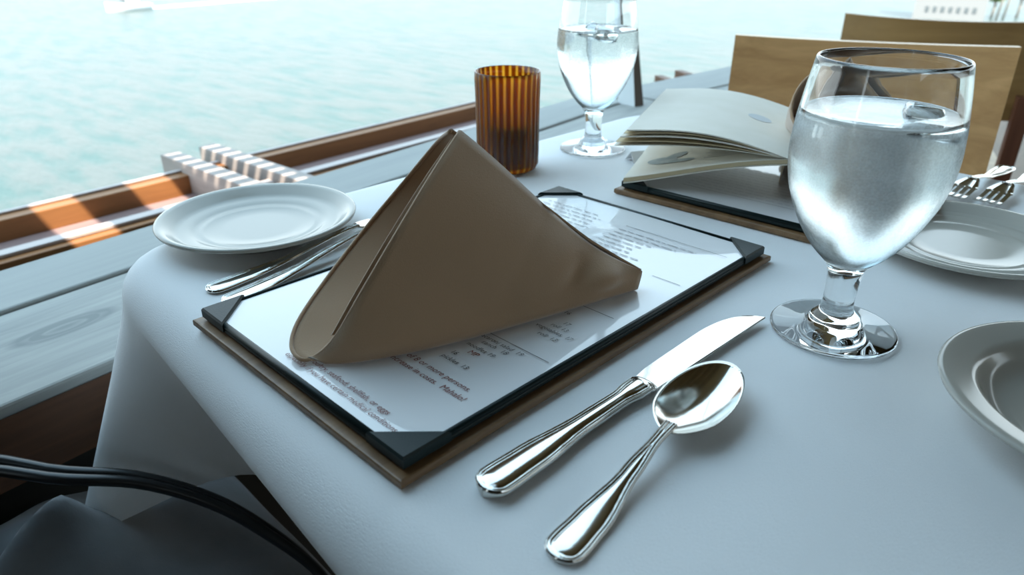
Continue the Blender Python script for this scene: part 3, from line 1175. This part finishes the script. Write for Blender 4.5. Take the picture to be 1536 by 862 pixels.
# ------------------------------------------------------------------ goblets
GZ = [(0.0, 0.0), (0.0375, 0.0), (0.0396, 0.0008), (0.0400, 0.0020), (0.0394, 0.0032), (0.036, 0.0036), (0.026, 0.0046), (0.0182, 0.0062), (0.0164, 0.0085), (0.0150, 0.0118), (0.0128, 0.0142), (0.0108, 0.0165),
      (0.0098, 0.021), (0.0098, 0.030), (0.0102, 0.038), (0.0108, 0.043), (0.0118, 0.047), (0.0150, 0.0515), (0.0205, 0.057), (0.0272, 0.065), (0.0340, 0.076), (0.0395, 0.088), (0.0437, 0.100), (0.0462, 0.114), (0.0468, 0.124),
      (0.0462, 0.136), (0.0448, 0.150), (0.0428, 0.163), (0.0408, 0.1745)]
WALL = 0.0022


def refine(prof, n):
    c = smooth_curve([(r, 0, z) for r, z in prof], n)
    return [(max(0.0, p.x), p.z) for p in c]


def make_goblet(label, loc, fog, level, ice=None):
    t = thing('water_goblet', label, 'glass', loc, 0, 'stemmed water goblets')
    outer_ = [GZ[0], GZ[1]] + refine(GZ[1:], 90)[1:]
    ib = [p for p in outer_ if p[1] > 0.0535]
    lip = [(0.0405, 0.1760), (0.0398, 0.1768), (0.0390, 0.1768), (0.0385, 0.1760)]
    inner = [(p[0] - WALL, p[1]) for p in ib if p[0] > WALL + 0.004 and p[1] < 0.1745]
    inner = inner[::-1] + [(inner[0][0] * 0.6, inner[0][1] - 0.0016), (0.0, inner[0][1] - 0.0022)]
    v, f = lathe(outer_ + lip + inner, 72)
    mobj('glass_body', v, f, M['glass'], t)
    # water: reaches a hair into the glass wall
    wprof = [(0.0, inner[-1][1] - 0.0003)] + [(r + 0.0004, z) for r, z in inner[::-1][1:] if z < level - 0.001]
    rl = wprof[-1][0]
    wprof += [(rl, level), (rl - 0.0015, level - 0.0006), (rl * 0.6, level - 0.0009), (0.0, level - 0.0009)]
    v, f = lathe(wprof, 72)
    mobj('water', v, f, M['water'], t)
    # condensation film on the outside, up to the water line
    fp = [(r + 0.00015, z) for r, z in outer_ if 0.050 < z < level + 0.001]
    v, f = lathe(fp, 72)
    mobj('condensation', v, f, fog, t)
    if ice:
        for (x, y, s, rz) in ice:
            v, f = box(-s, s, -s * 0.8, s * 0.8, -s * 0.7, s * 0.7, s * 0.3)
            o = mobj('ice_cube', v, f, M['glass'], t)
            o.location = (x, y, level - s * 0.5)
            o.rotation_euler = (0.3, 0.2, rz)
    return t


make_goblet('near water goblet fogged with condensation, right of the knife tip', (-0.1411, 0.4512, T + 0.0003), M['fog'], 0.1470, [(0.020, 0.012, 0.011, 0.5)])
make_goblet('far water goblet standing beside the amber candle glass', (-0.5405, 0.6917, T + 0.0003), M['fog2'], 0.1420, [(-0.012, 0.010, 0.010, 0.2), (0.014, -0.006, 0.010, 1.0)])

# ------------------------------------------------------------------ candle glass
ct = thing('candle_glass', 'amber ribbed glass candle cup standing behind the napkin', 'candle holder', (-0.557, 0.560, T + 0.0003))
NSEG = 28 * 8
cprof = [(0.012, 0.0), (0.026, 0.0006), (0.0318, 0.003), (0.0338, 0.008), (0.0342, 0.02), (0.0343, 0.05), (0.0346, 0.08), (0.0352, 0.100), (0.0356, 0.1070), (0.0352, 0.1082), (0.0342, 0.1080), (0.0334, 0.100), (0.0326, 0.05), (0.0322, 0.014), (0.028, 0.0065), (0.010, 0.005)]
v, f = lathe(cprof, NSEG)
v2 = []
for i, p in enumerate(v):
    row = i // NSEG
    a = math.atan2(p[1], p[0])
    k = 0.0006 * math.cos(28 * a) if 2 < row < 8 else 0.0
    r = math.hypot(p[0], p[1])
    v2.append((p[0] * (r + k) / r, p[1] * (r + k) / r, p[2]))
f.append(tuple(range(NSEG - 1, -1, -1)))
n0 = (len(cprof) - 1) * NSEG
f.append(tuple(range(n0, n0 + NSEG)))
mobj('glass_cup', v2, f, M['amber'], ct)
M['wax'] = principled('brown_wax', (0.10, 0.045, 0.02), 0.5)
v, f = lathe([(0, 0.0072), (0.027, 0.0075), (0.0305, 0.016), (0.0308, 0.054), (0.029, 0.056), (0.006, 0.0545), (0, 0.0545)], 48)
wx = mobj('wax', v, f, M['wax'], ct)
v, f = tube([Vector((0, 0, 0.054)), Vector((0.0006, 0, 0.060)), Vector((0.0016, 0.0005, 0.0645))], 0.0007, 6)
mobj('wick', v, f, M['strap'], wx)


# ------------------------------------------------------------------ cutlery
def outline_dist(poly, x, y):
    best = 1e9
    for i in range(len(poly)):
        x0, y0 = poly[i]
        x1, y1 = poly[(i + 1) % len(poly)]
        dx, dy = x1 - x0, y1 - y0
        l2 = dx * dx + dy * dy
        t = 0 if l2 == 0 else max(0, min(1, ((x - x0) * dx + (y - y0) * dy) / l2))
        d = math.hypot(x - x0 - dx * t, y - y0 - dy * t)
        best = min(best, d)
    return best


def width_fn(tab):
    def w(y):
        for (a, wa), (b, wb) in zip(tab[:-1], tab[1:]):
            if y <= b:
                t = (y - a) / (b - a)
                t = max(0.0, min(1.0, t))
                s = t * t * (3 - 2 * t)
                return wa + (wb - wa) * s
        return tab[-1][1]
    return w


def thread_h(d, full, dome):
    """raised double thread border, then a low dome"""
    def pk(c, s):
        return math.exp(-((d - c) / s) ** 2)
    h = 0.0009 * pk(0.0008, 0.00042) + 0.0009 * pk(0.0022, 0.00042)
    if d > 0.0034:
        q = min(1, (d - 0.0034) / max(1e-6, full - 0.0034))
        h += dome * math.sqrt(max(0, 1 - (1 - q) ** 2))
    h += 0.0003 * min(1, d / 0.0006)
    return h


def handle_mesh(y0, y1, wtab, zc, thick, dome, border=True, under=0.35):
    """handle lying along +y from y0 (rounded end) to y1; zc(y) = height of its rim plane; closed mesh"""
    w = width_fn(wtab)
    rend = w(y0 + 0.006) * 0.98
    ys = []
    n1 = 16
    for k in range(n1):
        ys.append(y0 + rend * (1 - math.cos(k / n1 * math.pi / 2)))
    n2 = 56
    for k in range(n2 + 1):
        ys.append(y0 + rend + (y1 - y0 - rend) * k / n2)

    def hw(y):
        if y < y0 + rend:
            q = (y0 + rend - y) / rend
            return max(0.00035, w(y0 + rend) * math.sqrt(max(0, 1 - q ** 2.4)))
        return w(y)
    poly = [(hw(y), y) for y in ys] + [(-hw(y), y) for y in reversed(ys)]
    # the open far end must not count as a border: run it on
    poly = [(hw(y), y) for y in ys] + [(hw(y1), y1 + 0.05), (-hw(y1), y1 + 0.05)] + [(-hw(y), y) for y in reversed(ys)]
    nt_ = 45
    ts = [math.sin((k / (nt_ - 1) - 0.5) * math.pi) for k in range(nt_)]
    v = []
    for y in ys:
        h = hw(y)
        full = max(0.003, w(y))
        for t_ in ts:
            x = t_ * h
            d = outline_dist(poly, x, y)
            up = thread_h(d, full, dome * min(1, full / 0.007)) if border else dome * (1 - t_ * t_)
            v.append((x, y, zc(y) + up))
        for t_ in reversed(ts):
            x = t_ * h
            e_ = math.sqrt(max(0, 1 - t_ * t_))
            v.append((x * 0.985, y, zc(y) - thick * (under + (1 - under) * e_)))
    m = nt_ * 2
    f = [(a, b, c, d) for a, b, c, d in grid_faces(len(ys), m, True)]
    f.append(tuple(range(m)))
    k = (len(ys) - 1) * m
    f.append(tuple(range(k + m - 1, k - 1, -1)))
    return v, f


def make_knife(label, loc, rz):
    t = thing('table_knife', label, 'knife', loc, rz)
    zc = lambda y: 0.0052
    v, f = handle_mesh(0.0, 0.126, [(0.0, 0.0098), (0.012, 0.0105), (0.030, 0.0100), (0.075, 0.0066), (0.105, 0.0062), (0.118, 0.0078), (0.126, 0.0080)], zc, 0.0050, 0.0018)
    mobj('handle', v, f, M['steel'], t)
    # collar where the handle meets the blade
    v, f = [], []
    for y, a, zt in ((0.124, 0.0082, 0.0072), (0.1262, 0.0086, 0.0076), (0.1285, 0.0084, 0.0070), (0.1296, 0.0080, 0.0062)):
        for k in range(20):
            an = 2 * math.pi * k / 20
            v.append((a * math.cos(an), y, 0.0038 + (zt - 0.0038) * math.sin(an)))
    f = grid_faces(4, 20, True) + [tuple(range(20)), tuple(range(79, 59, -1))]
    mobj('collar', v, f, M['steel'], t)
    # blade: straight back on the right, curved edge on the left, rounded tip drawn to the back
    back = lambda y: 0.0086 + 0.0014 * math.sin(min(1, (y - 0.128) / 0.1) * math.pi / 2)
    N = 44
    Lb = 0.1235
    v = []
    for i in range(N):
        q = i / (N - 1)
        y = 0.128 + Lb * q
        xr = 0.0086 + 0.002 * q
        if q < 0.12:
            xl = -0.0082 - 0.0020 * (q / 0.12)
        else:
            u = (q - 0.12) / 0.88
            xl = -0.0102 - 0.0012 * math.sin(u * math.pi * 0.6)
            if u > 0.52:
                s = (u - 0.52) / 0.48
                xl = xl + (xr - 0.0006 - xl) * (1 - math.sqrt(max(0, 1 - s ** 2.1)))
        z = 0.0032 + 0.0012 * q
        zt = 0.0011 * (1 - 0.5 * q)
        v += [(xl, y, z - 0.0001), (xl * 0.75 + xr * 0.25, y, z + 0.0004), (xl * 0.3 + xr * 0.7, y, z + zt), (xr - 0.0004, y, z + zt), (xr, y, z + zt * 0.5), (xr, y, z - zt * 0.8), (xl * 0.4 + xr * 0.6, y, z - zt), (xl * 0.8 + xr * 0.2, y, z - 0.0004)]
    f = grid_faces(N, 8, True) + [tuple(range(8)), tuple(range((N - 1) * 8 + 7, (N - 1) * 8 - 1, -1))]
    mobj('blade', v, f, M['steel'], t, True, 28)
    return t


def make_spoon(label, loc, rz):
    t = thing('table_spoon', label, 'spoon', loc, rz)

    def zc(y):
        # rests on the handle end and the belly of the bowl, arched at the neck
        q = max(0, (y - 0.02) / 0.08)
        return 0.0016 + 0.011 * (q * q * (3 - 2 * q) if q < 1 else 1)
    v, f = handle_mesh(0.0, 0.102, [(0.0, 0.0090), (0.012, 0.0098), (0.026, 0.0092), (0.062, 0.0050), (0.086, 0.0032), (0.102, 0.0036)], zc, 0.0018, 0.0009)
    mobj('handle', v, f, M['steel'], t)
    # bowl: egg-shaped, hollow upwards
    y0, y1 = 0.096, 0.174
    nr, na = 16, 56
    yc = 0.136

    def rimpt(a):
        # a = 0 points to the tip (+y)
        cy = math.cos(a)
        ry = (y1 - yc) if cy > 0 else (yc - y0)
        x = 0.0200 * math.sin(a) * (1.0 - 0.07 * cy)
        if cy < -0.5:
            x *= 1 - 0.35 * ((-cy - 0.5) / 0.5) ** 1.5 * 0.6
        return x, yc + ry * cy
    top, bot = [], []
    for s_, dst in ((0, top), (1, bot)):
        for i in range(nr):
            q = i / (nr - 1)
            for k in range(na):
                x, y = rimpt(2 * math.pi * k / na)
                px, py = x * q, yc - 0.001 + (y - yc + 0.001) * q
                zr = 0.0126 + 0.0015 * ((py - yc) / 0.036)
                depth = 0.0096 * (1 - q ** 2.2)
                dst.append((px, py, zr - depth - (0.0013 if s_ else 0) + (0.0013 * 0.6 * (q > 0.98) if s_ else 0)))
    v = top + bot
    nn = nr * na
    f = [(a, b, c, d) for a, b, c, d in grid_faces(nr, na, True)]
    f += [(nn + a, nn + d, nn + c, nn + b) for a, b, c, d in grid_faces(nr, na, True)]
    for k in range(na):
        j = (k + 1) % na
        a = (nr - 1) * na
        f.append((a + k, a + j, nn + a + j, nn + a + k))
    mobj('bowl', v, f, M['steel'], t)
    return t


def make_fork(label, loc, rz, group, FL=0.140):
    t = thing('table_fork', label, 'fork', loc, rz, group)

    def zc(y):
        if y < 0.07:
            return 0.0017 + 0.003 * (y / 0.07) ** 2
        q = (y - 0.07) / (FL - 0.058)
        return 0.0047 + 0.0085 * math.sin(min(1, q) * math.pi / 2)
    v, f = handle_mesh(0.0, FL, [(0.0, 0.0086), (0.012, 0.0094), (0.028, 0.0086), (0.075, 0.0046), (FL - 0.013, 0.0030), (FL, 0.0036)], zc, 0.0018, 0.0009)
    mobj('handle', v, f, M['steel'], t)
    # root of the tines
    v = []
    N = 12
    hz = lambda y: 0.0130 - 0.0105 * max(0, (y - FL + 0.002) / 0.064) ** 1.0 + 0.006 * max(0, (y - FL - 0.040) / 0.022) ** 2
    for i in range(N):
        q = i / (N - 1)
        y = FL - 0.002 + 0.024 * q
        w = 0.0036 + 0.0084 * (q ** 0.6)
        z = hz(y)
        for x, dz in ((-w, 0.0003), (-w * 0.5, -0.0006), (0, -0.0009), (w * 0.5, -0.0006), (w, 0.0003), (w, -0.0013), (0, -0.0026), (-w, -0.0013)):
            v.append((x, y, z + dz))
    mobj('tine_root', v, grid_faces(N, 8, True) + [tuple(range(8)), tuple(range((N - 1) * 8 + 7, (N - 1) * 8 - 1, -1))], M['steel'], t)
    for k in range(4):
        cx = (k - 1.5) * 0.0062
        v = []
        for i in range(10):
            q = i / 9
            y = FL + 0.0205 + 0.043 * q
            w = 0.0021 * (1 - 0.55 * q ** 2)
            z = hz(y)
            for x, dz in ((-w, 0), (w, 0), (w, -0.0015), (-w, -0.0015)):
                v.append((cx + x, y, z + dz))
        mobj('tine', v, grid_faces(10, 4, True) + [(0, 1, 2, 3), (39, 38, 37, 36)], M['steel'], t, True, 50)
    return t


def aim(a, b):
    """rotation about z that turns +y to point from a to b"""
    return math.atan2(b.y - a.y, b.x - a.x) - math.pi / 2


ka, kb = W(723, 739, T + 0.003), W(1138, 483, T + 0.004)
KL = math.hypot(kb.x - ka.x, kb.y - ka.y)
make_knife('steel table knife lying beside the menu, its edge turned to the napkin', (ka.x, ka.y, T + 0.0006), aim(ka, kb) + math.atan2(0.010, 0.2515))
sa, sb_ = W(832, 838, T + 0.002), W(1090, 550, T + 0.014)
make_spoon('steel table spoon lying at the right of the table knife', (sa.x, sa.y, T + 0.0006), aim(sa, sb_))
print('lengths', KL, math.hypot(sb_.x - sa.x, sb_.y - sa.y))
fa, fb = W(318, 432, T + 0.003), W(518, 356, T + 0.006)
FG = 'forks at the left of the near menu'
make_fork('steel fork next to the bread plate, its tines behind the napkin', (fa.x, fa.y - 0.004, T + 0.0006), aim(fa, fb), FG)
fa, fb = W(343, 450, T + 0.003), W(505, 376, T + 0.006)
make_fork('steel fork next to the menu corner, its tines behind the napkin', (fa.x, fa.y - 0.004, T + 0.0006), aim(fa, fb), FG)
FG = 'forks of the far setting'
ta, tb_ = W(1424, 299, T + 0.004), W(1480, 262, T + 0.012)
for (u, v_, lab) in ((1424, 300, 'far fork closest to the near goblet, tines towards the plate'), (1477, 309, 'far fork closest to the right edge of the view')):
    p = W(u, v_, T + 0.003)
    # the fork's +y runs from handle end to tines: tines point back at the viewer
    o = make_fork(lab, (p.x + 0.012, p.y + 0.176, T + 0.0006), R(180 - 4), FG, 0.118)

# ------------------------------------------------------------------ open booklet on the far menu
S0 = W(1182, 243, 0.803)
S1 = W(1191, 168, 0.803)
sd = (S1 - S0)
SL = math.hypot(sd.x, sd.y)
rzb = math.atan2(sd.y, sd.x) - math.pi / 2
bk = thing('open_booklet', 'open cream paperback booklet lying on the far menu', 'book', (S0.x, S0.y, T), rzb)
# local frame: +y along the spine, -x out along the pages
PWD = 0.150
zs = S0.z - T


def page_surface(fn, th, name, mat, parent, n=26, ny=8, ys=0.0):
    """fn(a) -> height over distance a from the spine; a sheet of thickness th under it"""
    v = []
    for s_ in (0, 1):
        for i in range(n):
            a = i / (n - 1)
            x, z = fn(a)
            for j in range(ny):
                v.append((x, ys + (SL - ys) * j / (ny - 1), z - s_ * th))
    m = n * ny
    f = grid_faces(n, ny) + [(m + a, m + d, m + c, m + b) for a, b, c, d in grid_faces(n, ny)]
    for i in range(n - 1):
        f.append((i * ny, (i + 1) * ny, m + (i + 1) * ny, m + i * ny))
        f.append(((i + 1) * ny + ny - 1, i * ny + ny - 1, m + i * ny + ny - 1, m + (i + 1) * ny + ny - 1))
    k = (n - 1) * ny
    for j in range(ny - 1):
        f.append((k + j, k + j + 1, m + k + j + 1, m + k + j))
        f.append((j + 1, j, m + j, m + j + 1))
    return mobj(name, v, f, mat, parent, True, 40)


ZL = 0.0155   # resting height of the lower half's outer edge over the table


def low(off_):
    return lambda a: (-PWD * a, zs - 0.002 + off_ + (ZL - zs + 0.003) * a + 0.010 * math.sin(math.pi * a) * (1 - a) * 0.5)


page_surface(low(0.0), 0.0012, 'back_cover', M['page'], bk)
page_surface(low(0.0042), 0.0038, 'page_block', M['pageedge'], bk)
page_surface(lambda a: (-0.004 * a, zs - 0.004 + (0.0152 - zs + 0.004) * a), 0.0010, 'shade_flap', M['pageedge'], bk, 26, 8, 0.06)  # flap added under the spine to shut out light and darken the gap
lp = page_surface(low(0.0048), 0.0005, 'page', M['page'], bk)


def up(rise, drop, ln):
    return lambda a: (-PWD * ln * (a ** 1.0) + 0.004 * math.sin(math.pi * a), zs + 0.003 + rise * math.sin(min(1, a * 1.25) * math.pi / 2) - drop * a * a)


for k, (rise, drop, ln) in enumerate(((0.0215, 0.008, 1.00), (0.0190, 0.009, 1.02), (0.0160, 0.0095, 1.04), (0.0105, 0.0095, 1.07), (0.0070, 0.010, 1.08))):
    pg = page_surface(up(rise, drop, ln), 0.0012 if k in (0, 2) else 0.0005, 'page', M['page'], bk)
    if k in (1, 3):
        pg.data.materials[0] = M['pageedge']
    if k == 0:
        top_page = pg
# printed pictures and text on the lower page and the faint one on the upper
lf, uf = low(0.0050), up(0.0215, 0.008, 1.00)


def print_patch(shape, fn, mat, parent, lift=0.0003, name='print'):
    """shape: list of (a, y) outline points on a page, fan-filled"""
    cx = sum(p[0] for p in shape) / len(shape)
    cy = sum(p[1] for p in shape) / len(shape)
    v = []
    for a, y in [(cx, cy)] + shape:
        x, z = fn(a)
        v.append((x, y, z + lift))
    n = len(shape)
    mobj(name, v, [(0, 1 + i, 1 + (i + 1) % n) for i in range(n)], mat, parent, False)


def blob(ca, cy, ra, ry, rot=0.0, n=20):
    out = []
    for k in range(n):
        t_ = 2 * math.pi * k / n
        x, y = ra * math.cos(t_), ry * math.sin(t_)
        out.append((ca + (x * math.cos(rot) - y * math.sin(rot)) / PWD, cy + x * math.sin(rot) + y * math.cos(rot)))
    return out


print_patch(blob(0.80, 0.046, 0.017, 0.012, 0.5), lf, M['greyprint'], lp, name='shell_print')
print_patch(blob(0.72, 0.060, 0.013, 0.008, -0.9), lf, M['greyprint'], lp, 0.0004, name='shell_print')
print_patch(blob(0.69, 0.036, 0.017, 0.006, 0.1), lf, M['greyprint'], lp, 0.0005, name='shell_print')
for k in range(9):
    y = 0.030 + k * 0.0062
    print_patch([(0.24, y), (0.52 - 0.02 * (k % 3), y), (0.52 - 0.02 * (k % 3), y + 0.0022), (0.24, y + 0.0022)], lf, M['textprint'], lp, name='text_line')
print_patch(blob(0.24, 0.115, 0.013, 0.012, 0.3), uf, M['paleprint'], top_page, name='pale_emblem')

# small folded white card behind the booklet
p = W(966, 242, T)
cdv = [(-0.018, -0.012, 0), (0.018, -0.012, 0), (0.018, 0.0, 0.012), (-0.018, 0.0, 0.012), (0.018, 0.014, 0), (-0.018, 0.014, 0)]
cd = mobj('folded_card', cdv, [(0, 1, 2, 3), (3, 2, 4, 5)], M['card'], None, False)
cd.location = (p.x, p.y, T + 0.001)
cd.rotation_euler = (0, 0, R(60))
cd.modifiers.new('thick', 'SOLIDIFY').thickness = 0.0008
tag(cd, 'small folded white card on the cloth, behind the booklet', 'card')

# ------------------------------------------------------------------ bag on the seat at the near end
seat = thing('dining_chair', 'dining chair at the near side, hidden under the dark bag', 'chair', (-0.62, 0.02, 0), R(0), 'dining chairs')
bobj('seat', -0.13, 0.26, -0.26, 0.13, 0.405, 0.43, M['chairwood2'], seat, 0.005)
for x in (-0.10, 0.23):
    for y in (-0.23, 0.10):
        bobj('leg', x - 0.016, x + 0.016, y - 0.016, y + 0.016, 0, 0.405, M['chairleg'], seat, 0.002)
bag = thing('cloth_bag', 'dark grey cloth bag with black cord strap, lower left', 'bag', (-0.58, 0.0, 0.431))
NX, NY = 90, 80
v = []
for i in range(NX):
    for j in range(NY):
        u = i / (NX - 1)
        w = j / (NY - 1)
        x = -0.22 + 0.57 * u
        y = -0.24 + 0.49 * w
        edge = min(1, 3.2 * min(u, 1 - u, w, 1 - w)) ** 0.5
        z = 0.050 * edge
        z += 0.068 * math.exp(-((x + 0.015) / (0.10 if x < -0.015 else 0.07)) ** 2 - ((y - 0.055) / (0.10 if y < 0.055 else 0.045)) ** 2)
        # curved ridge running towards the viewer from the peak, with a hollow on its sea side
        rx = -0.010 + 0.035 * math.sin((0.07 - y) * 14)
        along = 1 if y < 0.06 else math.exp(-((y - 0.06) / 0.02) ** 2)
        z += 0.026 * math.exp(-((x - rx) / 0.013) ** 2) * edge * along
        z -= 0.020 * math.exp(-((x - rx + 0.045) / 0.022) ** 2) * edge * along
        z += 0.004 * math.sin(x * 46 + y * 21) * edge + 0.002 * math.sin(y * 70 - x * 20) * edge
        v.append((x * (0.93 + 0.07 * edge), y * (0.93 + 0.07 * edge), max(0.0, z)))
nb = NX * NY
v += [(p[0], p[1], 0.0) for p in v]
f = [(a, b, c, d) for a, b, c, d in grid_faces(NX, NY)]
f = [(d, c, b, a) for a, b, c, d in f]
f += [(nb + a, nb + b, nb + c, nb + d) for a, b, c, d in grid_faces(NX, NY)]
mobj('bag_body', v, f, M['bag'], bag)
bo = Vector((-0.58, 0.0, 0.431))
for k, dz in enumerate((0.0, 0.006)):
    pth = [Vector((-0.70, -0.10 - 0.02 * k, 0.475)), Vector((-0.72, -0.055, 0.545)), W(-60, 690 + k * 16, 0.60), W(90, 706 + k * 12, 0.60), W(215, 716 + k * 9, 0.585), W(325, 750 + k * 8, 0.555), W(410, 800 + k * 6, 0.525), W(470, 850, 0.500), W(510, 900, 0.485)]
    vv, ff = tube([p - bo for p in smooth_curve(pth, 40)], 0.0048, 8)
    mobj('strap', vv, ff, M['strap'], bag)
